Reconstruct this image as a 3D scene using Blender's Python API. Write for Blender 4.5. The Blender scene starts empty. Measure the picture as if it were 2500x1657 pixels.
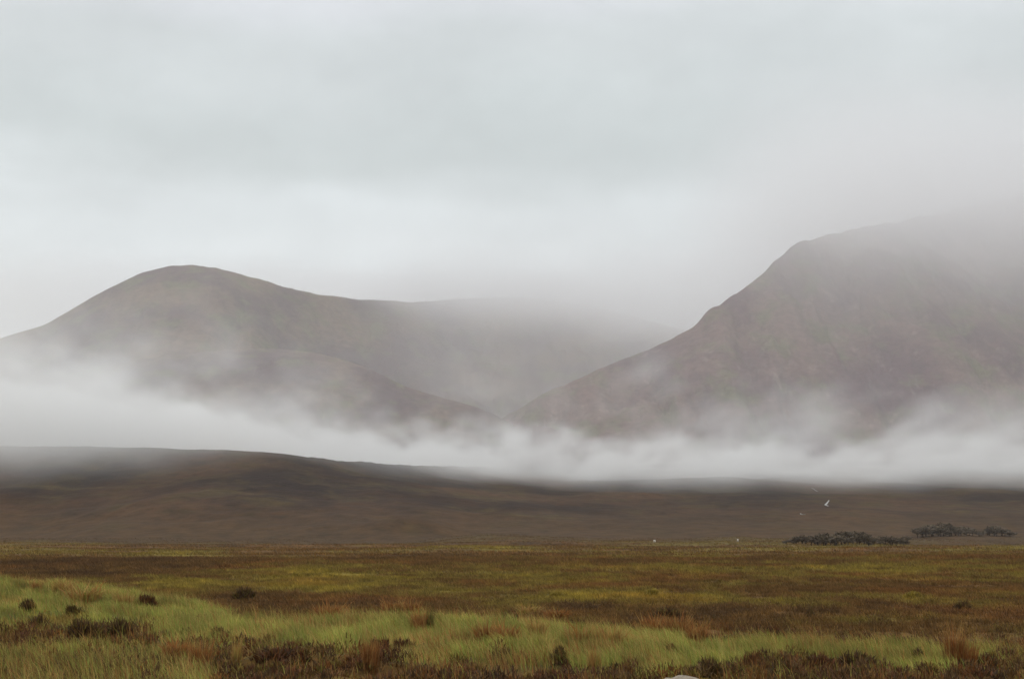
import bpy, bmesh, math, random
import numpy as np
from mathutils import Vector, Matrix, Euler

# ------------------------------------------------------------------ camera, sky, sun, exposure
SC = bpy.context.scene
COL = SC.collection
R = math.radians
F = 3847.0                       # focal length in pixels of a 2500 px wide picture
PITCH = math.atan(461.5 / F)
EYE = 3.0
cd = bpy.data.cameras.new('camera')
cd.sensor_width = 36.0
cd.lens = 36.0 * F / 2500.0
cd.clip_start = 0.1
cd.clip_end = 30000
cam = bpy.data.objects.new('camera', cd)
COL.objects.link(cam)
cam.location = (0, 0, EYE)
cam.rotation_euler = (math.pi / 2 + PITCH, 0, 0)
SC.camera = cam

SUN_EL, SUN_AZ = R(48), R(200)
world = bpy.data.worlds.new('World')
SC.world = world
world.use_nodes = True
nt = world.node_tree
nt.nodes.clear()
wn = nt.nodes.new
wo = wn('ShaderNodeOutputWorld')
bg = wn('ShaderNodeBackground')
bg.inputs['Strength'].default_value = 0.1
sky = wn('ShaderNodeTexSky')
sky.sky_type = 'NISHITA'
sky.sun_disc = False
sky.sun_elevation = SUN_EL
sky.sun_rotation = SUN_AZ
sky.dust_density = 3.0
tc = wn('ShaderNodeTexCoord')
sep = wn('ShaderNodeSeparateXYZ')
nt.links.new(tc.outputs['Generated'], sep.inputs[0])
# soft layered cloud: the height of each layer is bent by a broad noise
mp = wn('ShaderNodeMapping')
mp.inputs['Scale'].default_value = (3.0, 3.0, 9.0)
nt.links.new(tc.outputs['Generated'], mp.inputs['Vector'])
n1 = wn('ShaderNodeTexNoise')
n1.inputs['Scale'].default_value = 1.3
n1.inputs['Detail'].default_value = 5
n1.inputs['Roughness'].default_value = 0.55
nt.links.new(mp.outputs[0], n1.inputs['Vector'])
ma = wn('ShaderNodeMath'); ma.operation = 'MULTIPLY_ADD'
nt.links.new(n1.outputs['Fac'], ma.inputs[0])
ma.inputs[1].default_value = 0.11
ma.inputs[2].default_value = -0.055
ad = wn('ShaderNodeMath'); ad.operation = 'ADD'
nt.links.new(sep.outputs['Z'], ad.inputs[0])
nt.links.new(ma.outputs[0], ad.inputs[1])
rp = wn('ShaderNodeValToRGB')
SKY = [(0.0, (.76, .79, .81)), (.10, (.79, .83, .85)), (.16, (.75, .80, .82)), (.195, (.71, .765, .785)),
       (.235, (.56, .615, .622)), (.29, (.615, .66, .672)), (.34, (.70, .728, .765)), (.55, (.93, .95, .98)), (1.0, (1.30, 1.31, 1.34))]
cr = rp.color_ramp
cr.interpolation = 'EASE'
while len(cr.elements) < len(SKY):
    cr.elements.new(0.5)
for e, (p, c) in zip(cr.elements, SKY):
    e.position = p
    e.color = (*c, 1)
nt.links.new(ad.outputs[0], rp.inputs[0])
n2 = wn('ShaderNodeTexNoise')
n2.inputs['Scale'].default_value = 3.1
n2.inputs['Detail'].default_value = 6
n2.inputs['Roughness'].default_value = 0.6
mp2 = wn('ShaderNodeMapping')
mp2.inputs['Scale'].default_value = (3.0, 3.0, 5.0)
nt.links.new(tc.outputs['Generated'], mp2.inputs['Vector'])
nt.links.new(mp2.outputs[0], n2.inputs['Vector'])
mr = wn('ShaderNodeMapRange')
mr.inputs['From Min'].default_value = 0.3
mr.inputs['From Max'].default_value = 0.7
mr.inputs['To Min'].default_value = 10.45
mr.inputs['To Max'].default_value = 11.95
nt.links.new(n2.outputs['Fac'], mr.inputs['Value'])
vm = wn('ShaderNodeVectorMath'); vm.operation = 'SCALE'  # cloud brightness
nt.links.new(rp.outputs['Color'], vm.inputs[0])
nt.links.new(mr.outputs['Result'], vm.inputs['Scale'])
mx = wn('ShaderNodeMix'); mx.data_type = 'RGBA'
mx.inputs['Factor'].default_value = 0.95
nt.links.new(sky.outputs[0], mx.inputs[6])
nt.links.new(vm.outputs[0], mx.inputs[7])
nt.links.new(mx.outputs[2], bg.inputs['Color'])
nt.links.new(bg.outputs[0], wo.inputs['Surface'])

sd = bpy.data.lights.new('sun', 'SUN')
sd.energy = 0.9
sd.angle = R(35)
sd.color = (1.0, 0.97, 0.93)
sun = bpy.data.objects.new('sun', sd)
COL.objects.link(sun)
sun.rotation_euler = (math.pi / 2 - SUN_EL, 0, math.pi - SUN_AZ)

SC.view_settings.view_transform = 'Standard'
SC.view_settings.look = 'None'
SC.view_settings.exposure = 0.0
SC.view_settings.gamma = 1.0
SC.view_settings.use_curve_mapping = False
cy = SC.cycles
cy.max_bounces = 12
cy.diffuse_bounces = 3
cy.glossy_bounces = 2
cy.transmission_bounces = 3
cy.volume_bounces = 8
cy.transparent_max_bounces = 8
cy.volume_max_steps = 256
cy.use_denoising = True
try:
    cy.sampling_pattern = 'BLUE_NOISE'
except Exception:
    pass
try:
    cy.denoiser = 'OPENIMAGEDENOISE'
except Exception:
    pass

# ------------------------------------------------------------------ helpers
rng = np.random.default_rng(7)
CP, SP = math.cos(PITCH), math.sin(PITCH)


def ray(px, py):
    """sideways and upward slope per metre of depth for a place in the photograph"""
    r = (np.asarray(px, float) - 1250.0) / F
    u = (828.5 - np.asarray(py, float)) / F
    dy = CP - SP * u
    return r / dy, (SP + CP * u) / dy


def project(x, y, z):
    z = z - EYE
    f = CP * y + SP * z
    u = -SP * y + CP * z
    return 1250.0 + F * x / f, 828.5 - F * u / f


def _hash(ix, iy, seed):
    h = (ix.astype(np.int64) * 374761393 + iy.astype(np.int64) * 668265263 + seed * 974634777) & 0xFFFFFFFF
    h = ((h ^ (h >> 13)) * 1274126177) & 0xFFFFFFFF
    h = h ^ (h >> 16)
    return (h & 0xFFFFFF) / float(0xFFFFFF)


def vnoise(x, y, seed=0):
    x = np.asarray(x, float); y = np.asarray(y, float)
    ix = np.floor(x); iy = np.floor(y)
    fx = x - ix; fy = y - iy
    fx = fx * fx * fx * (fx * (fx * 6 - 15) + 10); fy = fy * fy * fy * (fy * (fy * 6 - 15) + 10)
    a = _hash(ix, iy, seed); b = _hash(ix + 1, iy, seed)
    c = _hash(ix, iy + 1, seed); d = _hash(ix + 1, iy + 1, seed)
    return (a * (1 - fx) + b * fx) * (1 - fy) + (c * (1 - fx) + d * fx) * fy


def fbm(x, y, octv=4, seed=0, gain=0.5):
    s = 0; a = 1; t = 0
    for i in range(octv):
        s = s + a * vnoise(x * 2 ** i + 17.3 * i, y * 2 ** i - 9.1 * i, seed + i)
        t += a
        a *= gain
    return s / t


def sstep(a, b, v):
    t = np.clip((v - a) / (b - a), 0, 1)
    return t * t * (3 - 2 * t)


def link(name, mesh, mat=None, parent=None, **props):
    o = bpy.data.objects.new(name, mesh)
    COL.objects.link(o)
    if mat is not None:
        mesh.materials.append(mat)
    if parent is not None:
        o.parent = parent
    for k, v in props.items():
        o[k] = v
    return o


def np_mesh(name, verts, faces=None, tris=None, quads=None, tint=None, smooth=False):
    """verts (n,3); tris (m,3) and/or quads (k,4); tint (n,3) kept as a point colour"""
    me = bpy.data.meshes.new(name)
    v = np.asarray(verts, np.float32)
    me.vertices.add(len(v))
    me.vertices.foreach_set('co', v.ravel())
    idx = []; tot = []
    if quads is not None and len(quads):
        idx.append(np.asarray(quads, np.int32).ravel()); tot.append(np.full(len(quads), 4, np.int32))
    if tris is not None and len(tris):
        idx.append(np.asarray(tris, np.int32).ravel()); tot.append(np.full(len(tris), 3, np.int32))
    idx = np.concatenate(idx); tot = np.concatenate(tot)
    me.loops.add(len(idx))
    me.loops.foreach_set('vertex_index', idx)
    me.polygons.add(len(tot))
    st = np.zeros(len(tot), np.int32); st[1:] = np.cumsum(tot)[:-1]
    me.polygons.foreach_set('loop_start', st)
    if smooth:
        me.polygons.foreach_set('use_smooth', np.ones(len(tot), bool))
    me.update(calc_edges=True)
    if tint is not None:
        a = me.color_attributes.new('tint', 'FLOAT_COLOR', 'POINT')
        c = np.ones((len(v), 4), np.float32); c[:, :3] = tint
        a.data.foreach_set('color', c.ravel())
    me.validate()
    return me


def grid_quads(nr, nc, wrap=False):
    i = np.arange(nr - 1)[:, None] * nc
    j = np.arange(nc - 1)[None, :]
    a = (i + j).ravel()
    return np.stack([a, a + 1, a + nc + 1, a + nc], 1)


def material(name):
    m = bpy.data.materials.new(name)
    m.use_nodes = True
    n = m.node_tree.nodes
    n.clear()
    out = n.new('ShaderNodeOutputMaterial')
    return m, m.node_tree, out


def noise_node(t, vec, scale, detail=4, rough=0.55):
    n = t.nodes.new('ShaderNodeTexNoise')
    n.inputs['Scale'].default_value = scale
    n.inputs['Detail'].default_value = detail
    n.inputs['Roughness'].default_value = rough
    t.links.new(vec, n.inputs['Vector'])
    return n.outputs['Fac']


def maprange(t, val, a, b, c, d, smooth=False):
    n = t.nodes.new('ShaderNodeMapRange')
    if smooth:
        n.interpolation_type = 'SMOOTHSTEP'
    n.inputs['From Min'].default_value = a
    n.inputs['From Max'].default_value = b
    n.inputs['To Min'].default_value = c
    n.inputs['To Max'].default_value = d
    t.links.new(val, n.inputs['Value'])
    return n.outputs['Result']


def mth(t, op, a, b=None, c=None):
    n = t.nodes.new('ShaderNodeMath')
    n.operation = op
    for i, v in enumerate((a, b, c)):
        if v is None:
            continue
        if isinstance(v, (int, float)):
            n.inputs[i].default_value = v
        else:
            t.links.new(v, n.inputs[i])
    return n.outputs[0]


def mixc(t, fac, a, b):
    n = t.nodes.new('ShaderNodeMix')
    n.data_type = 'RGBA'
    if isinstance(fac, (int, float)):
        n.inputs['Factor'].default_value = fac
    else:
        t.links.new(fac, n.inputs['Factor'])
    for k, v in ((6, a), (7, b)):
        if isinstance(v, tuple):
            n.inputs[k].default_value = (*v, 1)
        else:
            t.links.new(v, n.inputs[k])
    return n.outputs[2]


def bsdf(t, out, col, rough=0.9, normal=None, transl=0.0, spec=0.2):
    b = t.nodes.new('ShaderNodeBsdfPrincipled')
    b.inputs['Roughness'].default_value = rough
    b.inputs['Specular IOR Level'].default_value = spec
    if isinstance(col, tuple):
        b.inputs['Base Color'].default_value = (*col, 1)
    else:
        t.links.new(col, b.inputs['Base Color'])
    if normal is not None:
        t.links.new(normal, b.inputs['Normal'])
    res = b.outputs[0]
    if transl:
        tr = t.nodes.new('ShaderNodeBsdfTranslucent')
        if isinstance(col, tuple):
            tr.inputs['Color'].default_value = (*col, 1)
        else:
            t.links.new(col, tr.inputs['Color'])
        ms = t.nodes.new('ShaderNodeMixShader')
        ms.inputs[0].default_value = transl
        t.links.new(res, ms.inputs[1])
        t.links.new(tr.outputs[0], ms.inputs[2])
        res = ms.outputs[0]
    t.links.new(res, out.inputs['Surface'])


def tint_material(name, transl=0.25, jitter=0.35, scale=3.0, rough=0.75):
    """plant material: the colour each blade carries, varied by fine noise"""
    m, t, out = material(name)
    at = t.nodes.new('ShaderNodeAttribute')
    at.attribute_name = 'tint'
    g = t.nodes.new('ShaderNodeNewGeometry')
    f = noise_node(t, g.outputs['Position'], scale, 3, 0.6)
    k = maprange(t, f, 0.3, 0.7, 1 - jitter, 1 + jitter)
    v = t.nodes.new('ShaderNodeVectorMath'); v.operation = 'SCALE'
    t.links.new(at.outputs['Color'], v.inputs[0])
    t.links.new(k, v.inputs['Scale'])
    bsdf(t, out, v.outputs[0], rough, transl=transl)
    return m


def interp(x, pts):
    p = np.array(pts, float)
    return np.interp(x, p[:, 0], p[:, 1])


def smooth_interp(x, pts, w):
    return (interp(x - w, pts) + 2 * interp(x - w / 2, pts) + 2 * interp(x, pts) + 2 * interp(x + w / 2, pts) + interp(x + w, pts)) / 8


# ------------------------------------------------------------------ lie of the land
BANK_ROW = [(-600, 1520), (0, 1515), (380, 1503), (800, 1491), (900, 1487), (1100, 1490), (1400, 1512), (1700, 1542), (1900, 1557), (2300, 1562), (2500, 1580), (3100, 1590)]
LEFT_ROW = [(-600, 1400), (0, 1405), (200, 1412), (330, 1432), (450, 1450), (560, 1475), (640, 1520), (900, 1560)]


def bank_dist(px):
    return interp(px, [(-600, 45), (0, 44), (900, 42), (2500, 36), (3100, 35)])


def ground_z(x, y):
    """height of the moor; eye at z = 3"""
    x = np.asarray(x, float); y = np.asarray(y, float)
    yy = np.maximum(y, 1.0)
    px = np.clip(1250 + F * x / np.maximum(yy, 6.0), -900, 3400)
    front = sstep(2, 20, y)
    # near bank
    dc = bank_dist(px)
    row = smooth_interp(px, BANK_ROW, 120)
    h = EYE - 0.33 - (row - 1290) / F * dc
    up = sstep(26, 1, (dc - y) * 1.9)
    near = h * sstep(dc - 14, dc, y)
    plain = -0.42 - 0.0050 * np.maximum(y - 55, 0)
    plain = np.maximum(plain, -5.2)
    z = np.where(y < dc, near, h + (plain - h) * sstep(dc, dc + 9, y))
    # second bank on the left, further out
    rl = smooth_interp(px, LEFT_ROW, 80)
    dl = 62.0
    hl = EYE - 0.33 - (rl - 1290) / F * dl
    hl = np.maximum(hl, plain)
    lb = plain + (hl - plain) * sstep(dc + 4, dl, y) * (1 - sstep(dl, dl + 9, y))
    z = np.where(y > dc, np.maximum(z, np.where(px < 800, lb, -99)), z)
    z = z * front
    # hummocks and long swells
    d = np.hypot(x, y)
    z = z + (fbm(x / 2.2, y / 2.2, 3, 3) - 0.5) * 0.22 * sstep(4, 20, d)
    z = z + (fbm(x / .9, y / .9, 2, 17) - 0.5) * 0.30 * sstep(20, 26, d) * sstep(80, 66, d)
    z = z + (fbm(x / 9, y / 9, 3, 11) - 0.5) * 0.55 * sstep(60, 130, d)
    z = z + (fbm(x / 70, y / 45, 3, 21) - 0.5) * 1.6 * sstep(90, 300, d)
    z = z + (fbm(x / 60, y / 150, 3, 25) - 0.5) * 5.0 * sstep(350, 800, d)
    z = z + (fbm(x / 95 + 3, y / 150, 4, 27) - 0.47) * 9.0 * sstep(560, 900, y)
    return z


HILL_ROW = [(-900, 1084), (0, 1090), (250, 1089), (500, 1094), (620, 1100), (740, 1110), (900, 1130), (1100, 1140), (1400, 1138), (1700, 1130), (2000, 1128), (2500, 1120), (3300, 1100)]


def hill_z(x, y):
    yy = np.maximum(y, 300.0)
    px = np.clip(1250 + F * x / yy, -1500, 4000)
    row = smooth_interp(px, HILL_ROW, 160)
    yc = interp(px, [(-900, 1480), (700, 1480), (1000, 1700), (1400, 2400), (2500, 2500)])
    _, s = ray(1250, row)
    zc = EYE + s * yc
    y0 = 930 + 330 * (fbm(x / 190, x * 0 + 3.3, 4, 5) - 0.5) + 60 * sstep(300, 600, x)
    f = np.clip((yy - y0) / (yc - y0), -0.2, 1)
    prof = np.where(f > 0, f * (0.72 + 0.28 * f), f * 0.6)
    z = -6.0 + (zc + 6.0) * prof
    back = np.maximum(yy - yc, 0)
    z = z - back * 0.075 - back * back * 2e-5 + sstep(900, 1400, px) * back * 0.09
    k = sstep(0.0, 0.25, f) * (1 - 0.85 * sstep(0.8, 1.0, f))
    z = z + (fbm(x / 130, y / 170, 4, 41) - 0.5) * 13 * k
    z = z + (fbm(x / 22, y / 30, 3, 47) - 0.5) * 2.2 * sstep(0, .2, f)
    # small knoll at the foot of the slope
    z = z + 7.0 * np.exp(-((x + 64) / 34) ** 2 - ((y - 985) / 26) ** 2)
    return z


def land_z(x, y):
    return np.maximum(ground_z(x, y), np.where(np.asarray(y) > 700, hill_z(x, y), -99))


def hit(px, py, near=24.0, far=2600.0):
    """the place on the land that a spot of the photograph shows"""
    t, s = ray(px, py)
    y = np.exp(np.linspace(math.log(near), math.log(far), 9000))
    g = land_z(t * y, y) - (EYE + s * y)
    i = int(np.argmax(g > 0)) if (g > 0).any() else len(y) - 1
    yy = float(y[i])
    x = float(t * yy)
    return x, yy, float(land_z(x, yy))


# ------------------------------------------------------------------ colours of the moor
BROWN = np.array((.098, .052, .0150))
DARK = np.array((.045, .025, .011))
OLIVE = np.array((.122, .088, .018))
YELLOW = np.array((.20, .145, .020))
RUST = np.array((.19, .072, .018))
GREEN = np.array((.255, .250, .048))
PALE = np.array((.34, .275, .075))
STRAW = np.array((.36, .215, .065))

BLOBS = [  # px, row, half width, half height, olive weight
    (150, 1348, 330, 12, .18), (420, 1354, 160, 8, .25), (720, 1400, 190, 22, .40), (640, 1432, 180, 12, .35), (1020, 1430, 140, 22, .30),
    (1300, 1415, 260, 22, .38), (1420, 1450, 240, 14, .42), (1600, 1450, 120, 14, .35), (2150, 1395, 170, 16, .30), (2380, 1410, 160, 14, .28),
    (1700, 1468, 260, 10, .30), (2230, 1456, 40, 10, .45), (2060, 1500, 120, 20, .18), (1950, 1370, 300, 10, .1),
    (300, 1372, 420, 12, -.28), (600, 1455, 150, 26, -.30), (1560, 1490, 300, 20, -.30), (2000, 1470, 260, 12, -.12),
    (2250, 1520, 300, 40, -.22), (1000, 1370, 300, 14, -.08), (1850, 1530, 220, 20, -.25), (930, 1470, 240, 20, -.2), (100, 1390, 260, 14, -.3)]


def moor_colour(x, y):
    """albedo of the moor plants at a place: brown heath with olive and yellow patches"""
    px, row = project(x, np.maximum(y, 5.0), ground_z(x, y) + 0.15)
    w = np.zeros_like(px)
    for bx, by, hx, hy, k in BLOBS:
        w += k * np.exp(-((px - bx) / hx) ** 2 - ((row - by) / hy) ** 2)
    sc = np.clip(y / 90.0, 0.7, 9.0)
    # patch noise whose grain widens with the size of the patches further out
    n = 0.36 * fbm(x / 16, y / 26, 4, 61) + 0.64 * fbm(x / 3.4, y / 6.0, 5, 67, .62)
    nf = 0.4 * fbm(x / 60, y / 120, 4, 63) + 0.6 * fbm(x / 16, y / 40, 5, 65, .62)
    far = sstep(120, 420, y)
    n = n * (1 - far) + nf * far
    f = fbm(x / 0.9, y / 1.6, 3, 71)
    n = n + w * 0.55
    c = BROWN + (OLIVE - BROWN) * sstep(.47, .62, n)[..., None]
    c = c + (YELLOW - c) * (sstep(.62, .80, n) * .8)[..., None]
    c = c + (DARK - c) * (sstep(.44, .30, n) * .75)[..., None]
    r = fbm(x / 7 + 31, y / 13, 4, 73)
    c = c + (RUST - c) * (sstep(.56, .72, r) * .24)[..., None]
    c = c * (0.48 + 1.04 * f)[..., None]
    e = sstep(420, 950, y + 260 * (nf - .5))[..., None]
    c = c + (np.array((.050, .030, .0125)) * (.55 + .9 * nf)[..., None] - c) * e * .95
    return c, px, row


def green_amount(px, row, x, y):
    """1 where the wet green grass of the two banks grows"""
    j = (fbm(x / 1.6, y / 1.6, 4, 81) - 0.5)
    top = interp(px, BANK_ROW) - 26
    low = interp(px, [(-600, 1515), (0, 1518), (150, 1512), (320, 1515), (420, 1540), (560, 1560), (700, 1562), (900, 1574), (1000, 1590), (1090, 1598), (1150, 1590), (1300, 1606),
                      (1450, 1622), (1600, 1640), (1720, 1612), (1850, 1606), (2000, 1594), (2110, 1598), (2230, 1622), (2340, 1612), (2420, 1598), (2500, 1615), (3100, 1620)])
    b = sstep(-14, 6, row - top) * sstep(16, -14, row - low + j * 70)
    lt = interp(px, LEFT_ROW) - 22
    ll = interp(px, [(-600, 1500), (0, 1495), (300, 1505), (560, 1500), (640, 1490)])
    l = sstep(-14, 6, row - lt) * sstep(14, -14, row - ll + j * 60) * sstep(600, 520, px)
    # looser grass in the bottom left corner
    c = sstep(420, 200, np.abs(px - 220) * 1.15 + j * 160) * sstep(1558, 1585, row + j * 40) * .62
    b = b * sstep(3.5, 1.0, y - bank_dist(px))
    l = l * sstep(68, 64, y) * sstep(46, 50, y)
    return np.clip(np.maximum(np.maximum(b, l), c * (y < 46)), 0, 1)


# ------------------------------------------------------------------ materials of the land
def land_material(name, attr=True, c1=None, c2=None, c3=None, scales=(1 / 150., 1 / 35., 1 / 6.), stretch=(1, 1, 1), bump=0.0, streak=None, foot=None):
    m, t, out = material(name)
    g = t.nodes.new('ShaderNodeNewGeometry')
    mp_ = t.nodes.new('ShaderNodeMapping')
    mp_.inputs['Scale'].default_value = stretch
    t.links.new(g.outputs['Position'], mp_.inputs['Vector'])
    p = mp_.outputs[0]
    if attr:
        a = t.nodes.new('ShaderNodeAttribute')
        a.attribute_name = 'tint'
        f = noise_node(t, p, 2.2, 5, 0.65)
        f2 = noise_node(t, p, 0.16, 5, 0.65)
        k = mth(t, 'MULTIPLY', maprange(t, f, .3, .7, .62, 1.38), maprange(t, f2, .3, .7, .78, 1.22))
        v = t.nodes.new('ShaderNodeVectorMath'); v.operation = 'SCALE'
        t.links.new(a.outputs['Color'], v.inputs[0])
        t.links.new(k, v.inputs['Scale'])
        col = v.outputs[0]
    else:
        n1_ = noise_node(t, p, scales[0], 5, 0.6)
        n2_ = noise_node(t, p, scales[1], 5, 0.65)
        n3_ = noise_node(t, p, scales[2], 4, 0.7)
        col = mixc(t, maprange(t, n1_, .38, .62, 0, 1, True), c1, c2)
        col = mixc(t, maprange(t, n2_, .48, .66, 0, .85, True), col, c3)
        if streak is not None:
            ms_ = t.nodes.new('ShaderNodeMapping')
            ms_.inputs['Scale'].default_value = streak[0]
            ms_.inputs['Rotation'].default_value = streak[1]
            t.links.new(g.outputs['Position'], ms_.inputs['Vector'])
            st = noise_node(t, ms_.outputs[0], 1.0, 4, 0.7)
            col = mixc(t, maprange(t, st, .57, .70, 0, .32, True), col, streak[2])
        if foot is not None:      # the plants of the plain climb a little way up the slope
            sz = t.nodes.new('ShaderNodeSeparateXYZ')
            t.links.new(g.outputs['Position'], sz.inputs[0])
            lo = mth(t, 'MULTIPLY_ADD', mth(t, 'SUBTRACT', n2_, .5), 46.0, sz.outputs['Z'])
            col = mixc(t, maprange(t, lo, -4, 22, .9, 0, True), col, foot)
        v = t.nodes.new('ShaderNodeVectorMath'); v.operation = 'SCALE'
        t.links.new(col, v.inputs[0])
        t.links.new(maprange(t, n3_, .3, .7, .6, 1.4), v.inputs['Scale'])
        col = v.outputs[0]
        f = n3_
    nrm = None
    if bump:
        b = t.nodes.new('ShaderNodeBump')
        b.inputs['Distance'].default_value = bump
        b.inputs['Strength'].default_value = 0.8
        t.links.new(f, b.inputs['Height'])
        nrm = b.outputs[0]
    bsdf(t, out, col, 0.95, nrm, spec=0.08)
    return m


M_moor = land_material('moor_ground', bump=0.12)
M_hill = land_material('heath_slope', False, (.012, .0050, .0030), (.052, .026, .0115), (.044, .029, .009), (1 / 160., 1 / 38., 1 / 13.), (1, .55, 2.2), 3.0,
                       ((.004, .03, .05), (0, 0, .15), (.10, .075, .03)), (.056, .031, .0115))
M_left = land_material('rough_hillside', False, (.058, .028, .034), (.116, .074, .052), (.090, .084, .038), (1 / 170., 1 / 60., 1 / 16.), (1, .6, 1.6), 6.0,
                       ((.006, .006, .045), (0, .3, .2), (.05, .034, .040)))
M_right = land_material('scree_hillside', False, (.066, .030, .040), (.116, .070, .062), (.090, .084, .042), (1 / 190., 1 / 70., 1 / 14.), (1, .6, 1.3), 6.0,
                        ((.035, .02, .007), (.2, -.5, .2), (.30, .24, .21)))

# ------------------------------------------------------------------ the moor: one sheet, fine where the camera looks
def build_moor():
    a_in = np.linspace(-R(24), R(24), 560)
    a_l = np.linspace(-math.pi, -R(24), 60)[:-1]
    a_r = np.linspace(R(24), math.pi, 60)[1:]
    ang = np.concatenate([a_l, a_in, a_r])
    rad = np.concatenate([np.array([0.5, 2, 5, 9, 13, 17, 20, 22]), np.exp(np.linspace(math.log(24), math.log(1300), 640)),
                          np.exp(np.linspace(math.log(1340), math.log(6300), 26))])
    rr, aa = np.meshgrid(rad, ang, indexing='ij')
    x = rr * np.sin(aa); y = rr * np.cos(aa)
    z = ground_z(x, y)
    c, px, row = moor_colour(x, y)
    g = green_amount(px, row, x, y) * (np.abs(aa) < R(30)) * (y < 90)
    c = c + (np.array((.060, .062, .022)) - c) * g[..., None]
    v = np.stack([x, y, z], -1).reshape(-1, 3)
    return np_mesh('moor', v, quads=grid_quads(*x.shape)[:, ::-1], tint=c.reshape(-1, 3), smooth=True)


link('moor', build_moor(), M_moor, kind='structure', label='flat brown moor of heather and grass reaching to the foot of the hills')


def field_mesh(name, tt, yy, fn):
    t, y = np.meshgrid(tt, yy)
    x = t * y
    z = fn(x, y)
    return np_mesh(name, np.stack([x, y, z], -1).reshape(-1, 3), quads=grid_quads(*x.shape), smooth=True)


link('hill', field_mesh('hill', np.linspace(-.62, .62, 620), np.concatenate([np.linspace(880, 1500, 210), np.linspace(1510, 2700, 70)]), hill_z),
     M_hill, kind='structure', label='low dark brown heath slope in front of the mist')

PEAK_ROW = [(-1500, 900), (-600, 880), (-200, 850), (0, 824), (110, 790), (200, 738), (280, 692), (340, 666), (400, 651), (460, 646), (520, 654), (600, 671), (660, 686),
            (710, 704), (780, 717), (860, 727), (1000, 736), (1250, 722), (1400, 737), (1550, 772), (1700, 812), (1900, 870), (2200, 900), (3000, 900)]
SPUR_ROW = [(-1500, 1000), (-300, 960), (0, 930), (300, 880), (560, 852), (680, 850), (770, 858), (870, 885), (930, 912), (990, 942), (1080, 966), (1200, 1003), (1290, 1055), (1400, 1120), (1600, 1260), (3000, 1300)]
RIGHT_ROW = [(-500, 1300), (1000, 1150), (1150, 1060), (1250, 1005), (1330, 960), (1400, 929), (1500, 882), (1560, 862), (1610, 843), (1650, 820), (1690, 795), (1740, 752), (1790, 716), (1830, 690), (1870, 662),
             (1885, 640), (1920, 612), (1960, 586), (2100, 556), (2300, 520), (2500, 476), (2900, 400), (3600, 380)]


def face(x, y, rows, yc, y0, wsm, curve=0.35, rough=1.0, seed=0, stretch=1.0):
    px = np.clip(1250 + F * CP * x / y, -3000, 5000)
    # seen from the road the picture column also depends a little on the height: allow for it
    row = smooth_interp(px, rows, wsm)
    t0, s = ray(px, row)
    px = 1250 + F * (x / y) * (CP - SP * (828.5 - row) / F)
    row = smooth_interp(px, rows, wsm)
    _, s = ray(px, row)
    zc = EYE + s * yc
    f = np.clip((y - y0) / (yc - y0), -0.3, 1)
    z = np.where(f > 0, zc * f * (1 + curve - curve * f), zc * f)
    b = np.maximum(y - yc, 0)
    z = z - b * 0.28 - b * b * 6e-5
    k = sstep(0, .3, f) * (1 - .93 * sstep(.72, 1, f))
    z = z + (fbm(x / 210 + 5, y / (420 * stretch), 5, 91 + seed) - .5) * 95 * rough * k
    g = np.abs(fbm(x / 75 + 2, y / (300 * stretch), 4, 97 + seed) - .5) * 2
    z = z - (1 - g) ** 4 * 26 * rough * k
    z = z + (fbm(x / 30, y / 40, 4, 99 + seed) - .5) * 5 * rough * sstep(0, .3, f)
    return z


def left_z(x, y):
    px = 1250 + F * x / y
    yc = smooth_interp(px, [(-1500, 3300), (560, 3300), (900, 3900), (1250, 4500), (3000, 4600)], 150)
    # the slope of the peak is convex, the corrie to its right hollow and set further back
    a = face(x, y, PEAK_ROW, yc, smooth_interp(px, [(450, 2450), (900, 3060)], 100), 30, smooth_interp(px, [(550, .35), (950, -.15)], 100), 1.0, 0)
    px2 = px
    b = face(x, y, SPUR_ROW, 2900 + 0 * px2, 2380.0, 40, .55, .7, 7)
    k = 14.0
    h = np.clip(.5 + .5 * (a - b) / k, 0, 1)
    return b * (1 - h) + a * h + k * h * (1 - h)


def right_z(x, y):
    px = 1250 + F * x / y
    yc = interp(px, [(1000, 2950), (1700, 3050), (2100, 3500), (2500, 3900), (3500, 4200)])
    z = face(x, y, RIGHT_ROW, yc, 2400.0, 14, .30, 1.0, 23)
    return z + (vnoise(x / 26, y * 0 + 1, 5) - .5) * 7 * sstep(1500, 1800, px)


link('mountain', field_mesh('mountain', np.linspace(-.95, .40, 520), np.concatenate([np.linspace(2300, 4700, 260), np.linspace(4720, 6000, 30)]), left_z),
     M_left, kind='structure', label='rounded brown mountain on the left with its long saddle')
link('mountain', field_mesh('mountain', np.linspace(-.06, .95, 520), np.concatenate([np.linspace(2300, 4250, 260), np.linspace(4270, 5600, 30)]), right_z),
     M_right, kind='structure', label='steep mountainside on the right rising into cloud')

# ------------------------------------------------------------------ air: even haze, valley mist, cloud on the tops
def box(name, x0, x1, y0, y1, z0, z1, mat, **props):
    v = [(x, y, z) for x in (x0, x1) for y in (y0, y1) for z in (z0, z1)]
    f = [(0, 1, 3, 2), (4, 6, 7, 5), (0, 4, 5, 1), (2, 3, 7, 6), (0, 2, 6, 4), (1, 5, 7, 3)]
    me = bpy.data.meshes.new(name)
    me.from_pydata(v, [], f)
    me.update()
    return link(name, me, mat, **props)


def vol_material(name, step=1.0, anis=0.0, color=(1, 1, 1)):
    m, t, out = material(name)
    pv = t.nodes.new('ShaderNodeVolumePrincipled')
    pv.inputs['Color'].default_value = (*color, 1)
    pv.inputs['Anisotropy'].default_value = anis
    t.links.new(pv.outputs[0], out.inputs['Volume'])
    try:
        m.cycles.volume_step_rate = step
    except Exception:
        pass
    return m, t, pv


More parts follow.
